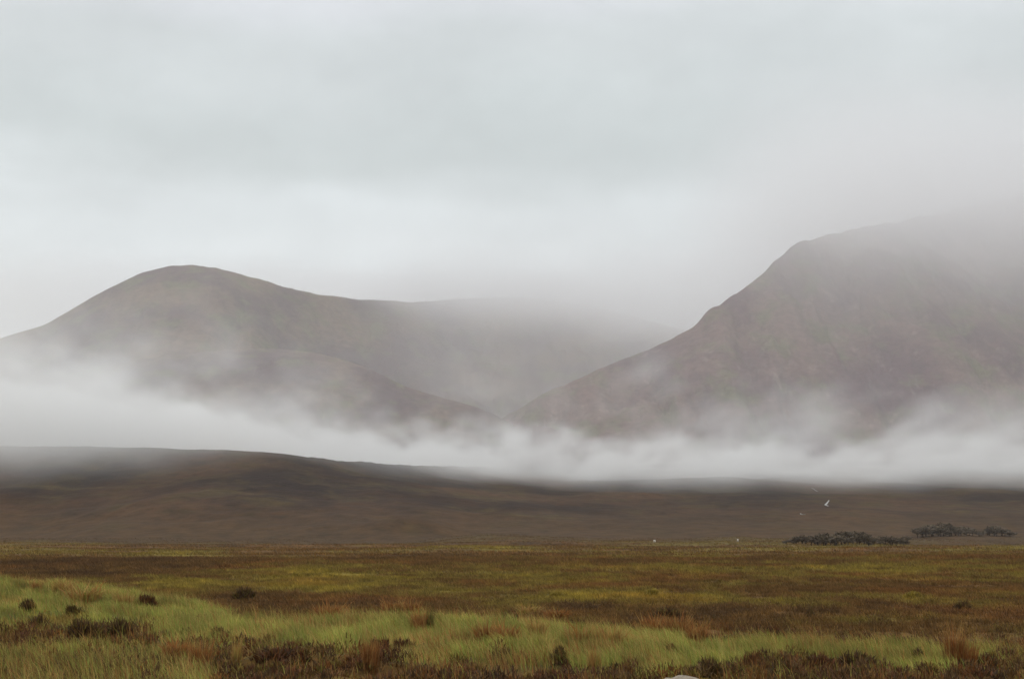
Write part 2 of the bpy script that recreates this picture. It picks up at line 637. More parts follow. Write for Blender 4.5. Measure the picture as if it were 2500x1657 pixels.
HAZE = 0.000042
m, t, pv = vol_material('even_haze', 1.0, 0.0, (1.0, .975, .94))
pv.inputs['Density'].default_value = HAZE
box('haze', -6700, 6700, -6700, 6700, -9.5, 985, m, kind='stuff', label='thin even haze over the whole moor')

def density_field(name, lo, hi, res, field, anis, step, color, label):
    """a cloud of uneven density: a voxel field worked out once from smooth 3-D noise"""
    m, t_, pv_ = vol_material(name, step, anis, color)
    pv_.inputs['Density'].default_value = 0.01     # the field counts in hundredths, so that thin air is kept too
    pv_.inputs['Density Attribute'].default_value = 'density'
    t = bpy.data.node_groups.new(name, 'GeometryNodeTree')
    t.interface.new_socket('Geometry', in_out='INPUT', socket_type='NodeSocketGeometry')
    t.interface.new_socket('Geometry', in_out='OUTPUT', socket_type='NodeSocketGeometry')
    go = t.nodes.new('NodeGroupOutput')
    vc = t.nodes.new('GeometryNodeVolumeCube')
    vc.inputs['Min'].default_value = lo
    vc.inputs['Max'].default_value = hi
    for k, r in zip(('Resolution X', 'Resolution Y', 'Resolution Z'), res):
        vc.inputs[k].default_value = r
    pos = t.nodes.new('GeometryNodeInputPosition').outputs[0]
    sp = t.nodes.new('ShaderNodeSeparateXYZ')
    t.links.new(pos, sp.inputs[0])
    den = mth(t, 'MULTIPLY', field(t, pos, *sp.outputs), 100.0)
    t.links.new(den, vc.inputs['Density'])
    sm = t.nodes.new('GeometryNodeSetMaterial')
    sm.inputs['Material'].default_value = m
    t.links.new(vc.outputs[0], sm.inputs[0])
    t.links.new(sm.outputs[0], go.inputs[0])
    vol = bpy.data.volumes.new(name)
    vol.materials.append(m)
    o = bpy.data.objects.new(name, vol)
    COL.objects.link(o)
    md = o.modifiers.new('density', 'NODES')
    md.node_group = t
    o['kind'] = 'stuff'
    o['label'] = label
    return o


def scaled(t, vec, sc, loc=(0, 0, 0), rot=(0, 0, 0)):
    r = t.nodes.new('ShaderNodeVectorRotate')
    r.rotation_type = 'EULER_XYZ'
    r.inputs['Rotation'].default_value = rot
    a_ = t.nodes.new('ShaderNodeVectorMath'); a_.operation = 'MULTIPLY'
    a_.inputs[1].default_value = sc
    b_ = t.nodes.new('ShaderNodeVectorMath'); b_.operation = 'ADD'
    b_.inputs[1].default_value = loc
    t.links.new(vec, r.inputs['Vector'])
    t.links.new(r.outputs[0], a_.inputs[0])
    t.links.new(a_.outputs[0], b_.inputs[0])
    return b_.outputs[0]


def valley_field(t, P, X, Y, Z):
    nb = noise_node(t, scaled(t, P, (1 / 190., 1 / 520., 1 / 130.), rot=(0, .25, .12)), 1.0, 5, 0.62)
    nw = noise_node(t, scaled(t, P, (1 / 140., 1 / 420., 1 / 90.), (3.1, 1.7, .4), (0, .35, 0)), 1.0, 4, 0.6)
    nc = noise_node(t, scaled(t, P, (1 / 40., 1 / 240., 1 / 34.), (9.1, 1.7, 2.4), (0, -.3, 0)), 1.0, 4, 0.62)
    left = maprange(t, X, -150, -420, 0, 1, True)     # on the left the mist laps over the near hill
    top = mth(t, 'MAXIMUM', mth(t, 'MULTIPLY_ADD', X, -0.108, 90.0), mth(t, 'MULTIPLY_ADD', X, -0.012, 93.0))
    top = mth(t, 'MULTIPLY_ADD', mth(t, 'SUBTRACT', nb, 0.5), 130.0, top)
    top = mth(t, 'MULTIPLY_ADD', mth(t, 'SUBTRACT', nc, 0.5), 115.0, top)
    dz = mth(t, 'SUBTRACT', top, Z)
    bank = maprange(t, dz, -5, 12, 0, 1, True)
    base = mth(t, 'MULTIPLY_ADD', mth(t, 'SUBTRACT', nw, 0.5), 34.0, mth(t, 'ADD', mth(t, 'SUBTRACT', Z, 62.0), mth(t, 'MULTIPLY', left, 8.0)))
    bank = mth(t, 'MULTIPLY', bank, maprange(t, base, -28, 42, 0, 1, True))
    bank = mth(t, 'MULTIPLY', mth(t, 'MULTIPLY', bank, maprange(t, nw, .34, .56, .35, 1, True)), 0.0105)
    reach = mth(t, 'MAXIMUM', mth(t, 'MULTIPLY_ADD', X, -0.13, 100.0), 105.0)
    reach = mth(t, 'ADD', reach, maprange(t, X, -520, -820, 0, 170, True))
    hgt = mth(t, 'DIVIDE', dz, reach)            # 0 at the bank's top, -1 where the last wisps end
    wisp = mth(t, 'MULTIPLY', maprange(t, nw, .50, .63, 0, 1, True), maprange(t, hgt, -1.1, -0.05, 0, 1, True))
    wisp = mth(t, 'MULTIPLY', wisp, maprange(t, nc, .35, .6, .5, 1, True))
    wisp = mth(t, 'MULTIPLY', wisp, 0.0027)
    wisp = mth(t, 'MULTIPLY', wisp, maprange(t, base, -12, 40, 0, 1, True))
    den = mth(t, 'ADD', bank, wisp)
    veil = mth(t, 'MULTIPLY', maprange(t, Z, 560, 470, 0, 1, True), 0.00021)   # damp air that fills the valley
    den = mth(t, 'ADD', den, mth(t, 'MULTIPLY', veil, maprange(t, base, -12, 60, 0, 1, True)))
    den = mth(t, 'MULTIPLY', den, maprange(t, mth(t, 'ADD', mth(t, 'MULTIPLY_ADD', nb, -260.0, Y), mth(t, 'MULTIPLY', left, 300.0)), 1190, 1640, 0, 1, True))
    return mth(t, 'MULTIPLY', den, maprange(t, Y, 2800, 2500, 0, 1, True))


density_field('mist_bank', (-2000, 1180, 20), (2000, 2810, 560), (440, 54, 110), valley_field, 0.0, 4.0, (.972, .978, .966),
              'low bank of white mist lying in the valley below the mountains')


def cloud_field(t, P, X, Y, Z):
    nb = noise_node(t, scaled(t, P, (1 / 400., 1 / 700., 1 / 330.)), 1.0, 4, 0.58)
    zz = mth(t, 'MULTIPLY_ADD', mth(t, 'SUBTRACT', nb, 0.5), 200.0, Z)
    # over the saddle, behind the left peak
    a = mth(t, 'MULTIPLY', mth(t, 'MULTIPLY', maprange(t, zz, 440, 655, 0, 1, True), maprange(t, zz, 710, 620, 0, 1, True)), maprange(t, Y, 3650, 4100, 0, 1, True))
    a = mth(t, 'MULTIPLY', a, 0.0055)
    # round the top of the right-hand mountain
    b = mth(t, 'MULTIPLY', maprange(t, zz, 230, 860, 0, 1, True), maprange(t, mth(t, 'MULTIPLY_ADD', Y, -0.06, X), 120, 560, 0, 1, True))
    b = mth(t, 'MULTIPLY', mth(t, 'MULTIPLY', b, 0.0038), maprange(t, Y, 2500, 2900, 0, 1, True))
    # damp air inside the corrie, behind the spur
    c = mth(t, 'MULTIPLY', maprange(t, X, -430, -120, 0, 1, True), maprange(t, Y, 2950, 3200, 0, 1, True))
    c = mth(t, 'MULTIPLY', mth(t, 'MULTIPLY', c, 0.00046), maprange(t, Z, 760, 560, 0, 1, True))
    den = mth(t, 'ADD', mth(t, 'MAXIMUM', a, b), c)
    den = mth(t, 'MULTIPLY', den, maprange(t, Z, 880, 740, 0, 1, True))
    return mth(t, 'MULTIPLY', den, maprange(t, Y, 5200, 4800, 0, 1, True))


density_field('low_cloud', (-1600, 2500, 130), (2600, 5200, 975), (110, 60, 52), cloud_field, 0.65, 3.0, (.996, .999, 1.0),
              'soft grey cloud resting on the saddle and the right mountain')

# ------------------------------------------------------------------ plants: blades as geometry
def blades(pos, h, w, lean_dir, lean, col, droop=0.5):
    """5 vertices a blade: broad foot, knee, tip"""
    n = len(pos)
    yaw = rng.uniform(0, math.pi, n)
    side = np.stack([np.cos(yaw), np.sin(yaw) * .6, np.zeros(n)], 1)
    side /= np.linalg.norm(side, axis=1)[:, None]
    ld = np.stack([np.cos(lean_dir), np.sin(lean_dir), np.zeros(n)], 1)
    upv = np.array([0, 0, 1.0])
    knee = pos + upv * (h * .58)[:, None] + ld * (h * lean * .35)[:, None]
    tip = pos + upv * (h * (1 - .35 * lean * droop))[:, None] + ld * (h * lean)[:, None]
    hw = (w * .5)[:, None]
    v = np.stack([pos - side * hw, pos + side * hw, knee - side * hw * .75, knee + side * hw * .75, tip], 1).reshape(-1, 3)
    b = np.arange(n)[:, None] * 5
    q = b + np.array([[0, 1, 3, 2]])
    tr = b + np.array([[2, 3, 4]])
    c = np.repeat(col, 5, axis=0)
    return v, q, tr, c


def merge(parts):
    vs, qs, ts, cs = [], [], [], []
    off = 0
    for v, q, tr, c in parts:
        vs.append(v); cs.append(c)
        if len(q): qs.append(q + off)
        if len(tr): ts.append(tr + off)
        off += len(v)
    return np.concatenate(vs), (np.concatenate(qs) if qs else None), (np.concatenate(ts) if ts else None), np.concatenate(cs)


M_grass = tint_material('grass_blades', 0.30, .30, 1.1)
M_heather = tint_material('heather_sprigs', 0.15, .40, 5.0)
M_rust = tint_material('rust_blades', 0.25, .25, 6.0)
M_wood = land_material('woody_stems', False, (.045, .03, .02), (.06, .04, .03), (.03, .022, .018), (3., 9., 30.), (1, 1, .3))


def scatter(n, d0, d1, power=1.0, spread=.36):
    """places in the field of view, thinning out with distance"""
    u = rng.random(n)
    d = (d0 ** power + u * (d1 ** power - d0 ** power)) ** (1 / power)
    t = rng.uniform(-spread, spread, n)
    return t * d, d


def mixcol(n, palette, weights):
    i = rng.choice(len(palette), n, p=np.array(weights) / sum(weights))
    c = np.array(palette)[i]
    return c * rng.uniform(.75, 1.25, (n, 1))


def foreground_grass():
    parts = []
    x, y = scatter(620000, 26.5, 72, 1.15, .37)
    z = ground_z(x, y)
    px, row = project(x, y, z + .15)
    g = green_amount(px, row, x, y)
    k = rng.random(len(x)) < g * np.where(y > 46, .85, 1.0)
    x, y, z, px, row = x[k], y[k], z[k], px[k], row[k]
    n = len(x)
    p = fbm(x / 1.5, y / 1.5, 4, 131)
    p2 = fbm(x / .5, y / .5, 3, 137)
    col = mixcol(n, [GREEN, GREEN * .8, PALE, GREEN * np.array((.75, .95, .9)), STRAW], [4, 2.2, 2.2, 2, .45])
    dry = sstep(.55, .72, p)
    s = rng.random(n) < dry * .6
    col[s] = mixcol(int(s.sum()), [STRAW, RUST * 1.25, PALE], [3, 1.6, 2])
    corner = sstep(1560, 1600, row) * sstep(520, 360, px)
    s = rng.random(n) < corner * .6
    col[s] = mixcol(int(s.sum()), [OLIVE * 1.2, RUST, DARK * 1.6, STRAW * .8], [3, 1.4, 2, 1])
    tone = .62 + .85 * fbm(x / .8 + 9, y / 1.1, 3, 139)
    col = col * tone[:, None]
    ol = sstep(.5, .68, fbm(x / 2.6 + 4, y / 2.0, 4, 141))[:, None]
    col = col * (1 - ol * np.array((.22, .30, .30)))
    h = rng.uniform(.20, .46, n) * (.35 + 1.15 * fbm(x / 1.0, y / 1.0, 3, 143)) * (.8 + .4 * p2)
    w = rng.uniform(.007, .014, n) * np.clip(y / 36, 1, 2)
    ld = rng.normal(2.7, .75, n)
    parts.append(blades(np.stack([x, y, z - .02], 1), h, w, ld, rng.uniform(.15, .85, n), col))
    # taller seed stalks
    k = rng.random(n) < .035
    m_ = int(k.sum())
    parts.append(blades(np.stack([x[k], y[k], z[k]], 1), rng.uniform(.42, .72, m_), rng.uniform(.006, .010, m_), rng.normal(2.6, .6, m_), rng.uniform(.1, .6, m_),
                        mixcol(m_, [STRAW, RUST * 1.3, PALE], [3, 1.6, 2])))
    return merge(parts)


v, q, tr, c = foreground_grass()
link('grass', np_mesh('grass', v, quads=q, tris=tr, tint=c), M_grass, kind='stuff', label='wet green grass leaning over the two low banks')
print('grass', len(v) // 5)


def sprigs(cx, cy, cz, rx, ry, rz, n, palette, weights, size=.10, width=.02, flat=.25):
    """short upright shoots over a low dome"""
    u = rng.random(n) ** .5; a = rng.uniform(0, 2 * math.pi, n)
    ex = u * np.cos(a); ey = u * np.sin(a)
    hz = np.sqrt(np.clip(1 - u * u, 0, 1)) * rng.uniform(.35, 1.0, n) ** .6
    pos = np.stack([cx + ex * rx, cy + ey * ry, cz + hz * rz], 1)
    h = rng.uniform(.6, 1.5, n) * size
    ld = np.arctan2(ey * .8 + rng.normal(0, .5, n), ex + rng.normal(0, .5, n))
    return blades(pos, h, rng.uniform(.6, 1.4, n) * width, ld, np.clip(u + rng.normal(0, .25, n), 0, 1.2) * .9, mixcol(n, palette, weights), .2)


HEATH_PAL = [DARK * 1.4, DARK * np.array((1.8, 1.3, 1.35)), BROWN * 1.2, OLIVE * .95, RUST * .7]


def foreground_heather():
    parts = []
    # brown heath in front of the green bank and behind it
    x, y = scatter(17000, 26.5, 80, 1.1, .37)
    z = ground_z(x, y)
    px, row = project(x, y, z + .15)
    g = green_amount(px, row, x, y)
    patch = fbm(x / 1.3, y / 1.3, 3, 151)
    k = (rng.random(len(x)) < (1 - g) ** 1.5 * np.where(y < 46, .75, .42)) & (patch > .30)
    x, y, z, patch = x[k], y[k], z[k], patch[k]
    nb_ = len(x)
    per = np.where(y < 46, 44, 16)
    i = np.repeat(np.arange(nb_), per)
    n = len(i)
    rad = (rng.uniform(.10, .26, nb_) + .25 * np.clip(patch - .45, 0, .4))[i]
    hgt = (rng.uniform(.06, .20, nb_) + .75 * np.clip(patch - .42, 0, .45))[i]
    u = rng.random(n) ** .5; a = rng.uniform(0, 2 * math.pi, n)
    ex = u * np.cos(a); ey = u * np.sin(a)
    hz = np.sqrt(np.clip(1 - u * u, 0, 1)) * rng.uniform(.3, 1.0, n) ** .6
    pos = np.stack([x[i] + ex * rad, y[i] + ey * rad, z[i] + hz * hgt - .02], 1)
    cc, _, _ = moor_colour(x, y)
    hue = mixcol(nb_, HEATH_PAL, [3, 2.5, 2.4, 1.3, .9])
    mixw = sstep(40, 62, y)[:, None] * .6 + .12
    col = ((hue * (1 - mixw) + cc * 1.15 * mixw) * rng.uniform(.75, 1.3, (nb_, 1)))[i] * rng.uniform(.7, 1.35, (n, 1))
    ld = np.arctan2(ey + rng.normal(0, .5, n), ex + rng.normal(0, .5, n))
    parts.append(blades(pos, rng.uniform(.05, .14, n), rng.uniform(.014, .032, n), ld, np.clip(u + rng.normal(0, .3, n), 0, 1.2), col, .2))
    # thin dry stalks standing in it
    m_ = 9000
    x, y = scatter(m_, 26.5, 44, 1.0, .37)
    z = ground_z(x, y)
    px, row = project(x, y, z)
    k = (fbm(x / 1.3, y / 1.3, 3, 161) > .5) & (green_amount(px, row, x, y) < .5)
    x, y, z = x[k], y[k], z[k]; m_ = len(x)
    parts.append(blades(np.stack([x, y, z], 1), rng.uniform(.25, .6, m_), rng.uniform(.006, .011, m_), rng.normal(2.5, .9, m_), rng.uniform(.05, .6, m_),
                        mixcol(m_, [STRAW * .8, RUST, RUST * 1.2, GREEN], [2, 2.5, 1.5, 1.5])))
    return merge(parts)


v, q, tr, c = foreground_heather()
link('heather', np_mesh('heather', v, quads=q, tris=tr, tint=c), M_heather, kind='stuff', label='low dark brown heather in front of and behind the grassy bank')
print('heather', len(v) // 5)


def moor_tufts():
    """the roughness of the open moor: tufts that get coarser with distance"""
    x1, y1 = scatter(150000, 52, 240, .9, .36)
    x2, y2 = scatter(70000, 200, 900, .9, .36)
    x = np.concatenate([x1, x2]); y = np.concatenate([y1, y2])
    z = ground_z(x, y)
    c, px, row = moor_colour(x, y)
    g = green_amount(px, row, x, y)
    k = (g < .35)
    x, y, z, c, px, row = x[k], y[k], z[k], c[k], px[k], row[k]
    n = len(x)
    per = np.where(y < 130, 5, 3)
    i = np.repeat(np.arange(n), per)
    sz = np.clip(y / 110, .75, 3.2)[i]
    N = len(i)
    pos = np.stack([x[i] + rng.normal(0, .12, N) * sz, y[i] + rng.normal(0, .12, N) * sz, z[i] - .03], 1)
    tone = rng.uniform(.65, 1.45, n)[i][:, None]
    col = c[i] * tone * rng.uniform(.8, 1.25, (N, 1)) * 1.2
    h = rng.uniform(.10, .30, N) * np.clip(sz, .9, 1.9) * (.6 + .9 * fbm(x / 3.0, y / 3.0, 2, 171)[i])
    w = rng.uniform(.03, .07, N) * sz
    yaw = rng.uniform(-.9, .9, N)
    side = np.stack([np.cos(yaw), np.sin(yaw), np.zeros(N)], 1) * (w * .5)[:, None]
    tip = pos + np.stack([rng.normal(-.3, .5, N) * h, rng.normal(0, .4, N) * h, h], 1)
    v = np.stack([pos - side, pos + side, tip], 1).reshape(-1, 3)
    tr = np.arange(N)[:, None] * 3 + np.array([[0, 1, 2]])
    return v, tr, np.repeat(col, 3, axis=0)


v, tr, c = moor_tufts()
link('moor_grass', np_mesh('moor_grass', v, tris=tr, tint=c), M_grass, kind='stuff', label='brown and olive tufts of moor grass across the open plain')
print('moor tufts', len(tr))

# ------------------------------------------------------------------ single plants that stand out
def empty(name, loc, label, cat, group=None, s=1.0, rz=0.0):
    o = bpy.data.objects.new(name, None)
    COL.objects.link(o)
    o.location = loc
    o.rotation_euler = (0, 0, rz)
    o.scale = (s,) * 3 if not isinstance(s, tuple) else s
    o.empty_display_size = .3
    o['label'] = label; o['category'] = cat
    if group:
        o['group'] = group
    return o


def stems_mesh(name, n, spread, h):
    bm = bmesh.new()
    for i in range(n):
        a = rng.uniform(0, 6.28); l = rng.uniform(.35, 1) * spread
        p0 = Vector((math.cos(a) * l * .25, math.sin(a) * l * .25, -.05))
        p1 = Vector((math.cos(a) * l * .6, math.sin(a) * l * .6, h * .45))
        p2 = Vector((math.cos(a) * l, math.sin(a) * l, h * rng.uniform(.7, .95)))
        rings = []
        for p, r in ((p0, .018), (p1, .012), (p2, .004)):
            rings.append([bm.verts.new(p + Vector((math.cos(k * 2.1) * r, math.sin(k * 2.1) * r, 0))) for k in range(3)])
        for r0, r1 in zip(rings, rings[1:]):
            for k in range(3):
                bm.faces.new((r0[k], r0[(k + 1) % 3], r1[(k + 1) % 3], r1[k]))
    me = bpy.data.meshes.new(name)
    bm.to_mesh(me); bm.free()
    me.materials.append(M_wood)
    return me


def bush_mesh(name, pal, wts, n=960):
    """unit bush, one metre wide, uneven: several domes of shoots"""
    parts = []
    for k in range(6):
        a = rng.uniform(0, 6.28); r = rng.uniform(.05, .3)
        parts.append(sprigs(math.cos(a) * r, math.sin(a) * r, 0, rng.uniform(.12, .3), rng.uniform(.12, .3), rng.uniform(.12, .44), n // 6, pal, wts, .13, .026))
    v, q, tr, c = merge(parts)
    me = np_mesh(name, v, quads=q, tris=tr, tint=c)
    me.materials.append(M_heather)
    return me


BUSH = {}
for kind, pal, wts in (('dark', [DARK * 1.8, DARK * 1.2, BROWN * 1.2, OLIVE * .95], [4, 3, 2, 3]),
                       ('red', [DARK * np.array((2.1, 1.4, 1.4)), BROWN * 1.15, RUST * .7, DARK * 1.3], [3, 2, 1.5, 2]),
                       ('olive', [OLIVE * .9, DARK * 1.4, OLIVE * 1.15, BROWN], [3, 2, 1.5, 1]),
                       ('yellow', [YELLOW * 1.25, YELLOW, OLIVE, PALE], [3, 3, 1, 1])):
    BUSH[kind] = [(bush_mesh('foliage', pal, wts), stems_mesh('stems', 14, .4, .4)) for _ in range(2)]

BUSHES = [  # px, row of the foot, width px, height factor, kind, label
    (66, 1492, 48, 1.0, 'dark', 'small round dark heather bush alone in the green grass of the left bank'),
    (363, 1488, 48, 1.25, 'red', 'upright dark heather bush with a rusty foot on the left grass bank'),
    (92, 1546, 84, .9, 'dark', 'dark ragged heather bush at the left edge below the small round bush'),
    (205, 1562, 100, .75, 'dark', 'left half of the wide dark heather mound below the green bank'),
    (300, 1562, 110, .75, 'dark', 'right half of the wide dark heather mound below the green bank'),
    (182, 1500, 46, .8, 'olive', 'small olive heather bush just above the wide dark mound'),
    (275, 1478, 26, 1.0, 'olive', 'thin olive sprig left of the upright dark bush on the bank'),
    (593, 1464, 78, .6, 'dark', 'flat dark brown heather hummock on the moor where the left bank ends'),
    (688, 1618, 135, .5, 'red', 'low rounded reddish brown heather mound below the near grass bank'),
    (540, 1562, 60, .8, 'olive', 'olive heather bush at the ragged lower edge of the near bank'),
    (728, 1408, 34, .7, 'yellow', 'bright yellow moss hummock on the brown moor beyond the bank'),
    (1592, 1456, 46, .6, 'yellow', 'yellow green hummock on the moor above the big rust patch'),
    (1356, 1456, 34, .6, 'yellow', 'small yellow hummock on the moor behind the middle of the grass bank'),
    (925, 1600, 66, .9, 'red', 'dark red brown heather bush at the bottom left of two side by side'),
    (985, 1598, 70, 1.0, 'red', 'tall dark red heather bush standing up into the green bank'),
    (1228, 1614, 62, .7, 'dark', 'dark green brown sprig bush under the middle of the grass bank'),
    (1363, 1616, 64, .8, 'olive', 'dark olive bush in the lower edge of the grass left of the boulder'),
    (1522, 1658, 58, .9, 'red', 'dark purple brown bush at the bottom edge left of the pale boulder'),
    (1629, 1510, 90, .5, 'dark', 'dark heather hummock on the moor just behind the big rust patch'),
    (1643, 1604, 46, .9, 'red', 'small reddish heather bush in the grass above the pale boulder'),
    (1730, 1650, 96, .7, 'dark', 'broad dark heather bush right of the pale boulder'),
    (1845, 1638, 64, 1.0, 'red', 'red brown heather bush rising into the grass, second right of the boulder'),
    (2000, 1640, 110, .65, 'red', 'left part of the broad brown heather mound on the right'),
    (2095, 1640, 110, .65, 'dark', 'right part of the broad brown heather mound on the right'),
    (2240, 1616, 52, 1.0, 'dark', 'dark twiggy heather bush in the green grass left of the tall rust tussock'),
    (2404, 1644, 72, .9, 'dark', 'dark heather bush right of the tall rust tussock'),
    (1977, 1512, 36, 1.3, 'dark', 'small dark upright tuft alone on the moor at right'),
    (1886, 1553, 54, .6, 'red', 'low reddish tuft on the far edge of the grass bank at right'),
    (2350, 1490, 60, .6, 'dark', 'dark flat hummock on the brown moor at far right'),
    (2231, 1460, 40, .6, 'yellow', 'pale green grass hummock alone on the brown moor at right'),
]
for i, (px, row, wpx, hf, kind, lab) in enumerate(BUSHES):
    x, y, z = hit(px, row)
    w = wpx * y / F
    o = empty('heather_bush' if kind != 'yellow' else 'moss_hummock', (x, y, z - .03), lab, 'bush' if kind != 'yellow' else 'hummock', 'bushes and hummocks scattered over the moor',
              (w * 1.1, w * 1.1, (w * hf * .66 + .11) / .52), rng.uniform(0, 6.28))
    fo, stm = BUSH[kind][i % 2]
    link('foliage', fo, None, o)
    if kind != 'yellow':
        link('stems', stm, None, o)


def tussock_mesh(name, pal, wts, n=420, hmin=.5, hmax=1.0, lean=.6):
    a = rng.uniform(0, 6.28, n); r = rng.random(n) ** .7 * .38
    pos = np.stack([np.cos(a) * r, np.sin(a) * r, np.full(n, -.03)], 1)
    v, q, tr, c = blades(pos, rng.uniform(hmin, hmax, n), rng.uniform(.018, .034, n), a + rng.normal(-.1, .8, n), rng.uniform(.1, lean, n), mixcol(n, pal, wts), .6)
    me = np_mesh(name, v, quads=q, tris=tr, tint=c)
    me.materials.append(M_rust)
    return me


RPAL = [RUST * 1.3, RUST * 1.0, STRAW * .85, np.array((.24, .115, .040))]
TUSS = {'rust': [(tussock_mesh('blades', RPAL, [3, 2, 1.4, 2]), tussock_mesh('stalks', [STRAW, RUST * 1.6], [2, 2], 40, .9, 1.35, .5)) for _ in range(3)],
        'straw': [(tussock_mesh('blades', [STRAW, PALE, RUST * 1.3, GREEN], [4, 2, 1.5, 1]), tussock_mesh('stalks', [STRAW * 1.1, RUST * 1.4], [3, 1], 40, .9, 1.4, .5)) for _ in range(2)],
        'rush': [(tussock_mesh('blades', [GREEN * .38, GREEN * .5, DARK], [3, 2, 1], 160, .6, 1.15, .3), tussock_mesh('stalks', [DARK * 1.2], [1], 20, .9, 1.3, .2))],
        'green': [(tussock_mesh('blades', [GREEN * 1.2, PALE * 1.1, GREEN], [3, 2, 2], 260, .5, 1.1, .8), tussock_mesh('stalks', [PALE, STRAW], [1, 1], 30, .9, 1.3, .6))]}
TUSSOCKS = [  # px, row of the foot, width, height px, kind, label
    (803, 1521, 74, 42, 'rust', 'vivid orange rust tussock at the top edge of the near grass bank'),
    (92, 1447, 30, 24, 'rust', 'small rust tuft at the back of the left grass bank'),
    (150, 1452, 50, 28, 'straw', 'straw coloured tuft beside the small rust tuft on the left bank'),
    (205, 1476, 90, 40, 'straw', 'wide straw coloured grass patch across the left bank'),
    (300, 1486, 50, 34, 'straw', 'pale straw tuft at the foot of the left bank'),
    (490, 1644, 56, 70, 'rust', 'tall orange stalks at the bottom left in brown heather'),
    (577, 1632, 24, 60, 'straw', 'single pale dry seed stalk standing left of the rounded heather mound'),
    (430, 1618, 70, 46, 'rust', 'rust grass left of the tall orange stalks'),
    (960, 1500, 56, 30, 'rust', 'orange fringe of rust grass on the crest, left of a pair'),
    (1002, 1500, 46, 28, 'rust', 'orange fringe of rust grass on the crest, right of a pair'),
    (1024, 1546, 44, 46, 'rust', 'narrow brown rust tuft beside the dark rushes in the bank'),
    (1050, 1548, 24, 52, 'rush', 'few dark upright rushes beside the brown rust tuft'),
    (1190, 1578, 66, 50, 'rust', 'rust tussock in the middle of the green bank, left of two'),
    (1235, 1580, 66, 46, 'rust', 'rust tussock in the middle of the green bank, right of two'),
    (1290, 1504, 60, 22, 'straw', 'orange straw fringe on the crest right of the bank top'),
    (1360, 1512, 60, 20, 'rust', 'low rust fringe at the crest where the bank starts to fall'),
    (1325, 1606, 50, 54, 'green', 'bright green fountain of long grass in the lower bank'),
    (1420, 1578, 90, 44, 'straw', 'faded straw tussock left of the big rust patch'),
    (1490, 1582, 80, 46, 'straw', 'brownish straw tussock between the faded tussock and the big rust patch'),
    (1600, 1562, 72, 52, 'rust', 'left tussock of the big rust patch on the bank'),
    (1655, 1562, 70, 56, 'rust', 'right tussock of the big rust patch on the bank'),
    (1700, 1572, 50, 40, 'rust', 'small rust tuft at the right end of the big rust patch'),
    (905, 1640, 44, 74, 'rust', 'tall rust stalks in front of the dark red bushes'),
    (2332, 1634, 54, 92, 'rust', 'tall rust and straw tussock in the green grass at right'),
    (2365, 1640, 46, 70, 'rust', 'leaning rust tussock hard against the tall one at right'),
    (1450, 1650, 34, 60, 'straw', 'dry orange stalks at the bottom between two dark bushes'),
    (1310, 1560, 50, 40, 'straw', 'pale leaning straw tuft right of the rust pair in the bank'),
]
for i, (px, row, wpx, hpx, kind, lab) in enumerate(TUSSOCKS):
    x, y, z = hit(px, row)
    w = wpx * y / F; h = hpx * y / F
    vs = TUSS[kind]
    bl, st = vs[i % len(vs)]
    nm = {'rust': 'rust_tussock', 'straw': 'straw_tussock', 'rush': 'rush_clump', 'green': 'grass_tussock'}[kind]
    o = empty(nm, (x, y, z - .02), lab, 'rushes' if kind == 'rush' else 'tussock', 'single tussocks on the grassy banks', (w * 1.05, w * 1.05, (h + .12) * 1.1), rng.uniform(0, 6.28))
    link('blades', bl, None, o)
    link('stalks', st, None, o)

# ------------------------------------------------------------------ boulder at the bottom edge
m, t, out = material('pale_stone')
g = t.nodes.new('ShaderNodeNewGeometry')
a_ = noise_node(t, g.outputs['Position'], 9.0, 6, .7)
b_ = noise_node(t, g.outputs['Position'], 34.0, 4, .7)
col = mixc(t, maprange(t, a_, .35, .65, 0, 1, True), (.30, .25, .19), (.19, .16, .12))
col = mixc(t, maprange(t, b_, .58, .7, 0, .6, True), col, (.12, .11, .07))
bp = t.nodes.new('ShaderNodeBump'); bp.inputs['Distance'].default_value = .02
t.links.new(b_, bp.inputs['Height'])
bsdf(t, out, col, .85, bp.outputs[0])
bm = bmesh.new()
bmesh.ops.create_icosphere(bm, subdivisions=4, radius=1)
for vv in bm.verts:
    p = vv.co.copy()
    n_ = float(fbm(np.array([p.x * 1.4 + p.z * .9 + 7]), np.array([p.y * 1.4 - p.z * .7]), 4, 201)[0])
    s_ = .8 + .45 * n_
    vv.co = Vector((p.x * s_ * .46, p.y * s_ * .34, max(p.z, -.6) * s_ * .30))
for f_ in bm.faces:
    f_.smooth = True
me = bpy.data.meshes.new('boulder')
bm.to_mesh(me); bm.free()
tx, sx_ = ray(1664, 1649)
yb = 28.6
bz = EYE + float(sx_) * yb
o = link('boulder', me, m)
o.location = (float(tx) * yb, yb, bz - .285)
o['label'] = 'pale grey boulder showing its top at the bottom edge in the heather'
o['category'] = 'boulder'

# ------------------------------------------------------------------ dark trees at the foot of the slope
def leaf_crown(n, lobes, pal, wts, leaf):
    vs, cs = [], []
    col = mixcol(n, pal, wts)
    for k in range(n):
        cx, cy_, cz, r = lobes[rng.integers(len(lobes))]
        d = rng.normal(size=3); d /= np.linalg.norm(d)
        p = np.array((cx, cy_, cz)) + d * r * rng.random() ** .4 * np.array((1, 1, .85))
        a = rng.normal(size=3) * leaf; b = rng.normal(size=3) * leaf
        vs += [p - a * .5, p + a * .5, p + b]
    return np.array(vs), np.arange(n * 3).reshape(-1, 3), np.repeat(col, 3, axis=0)


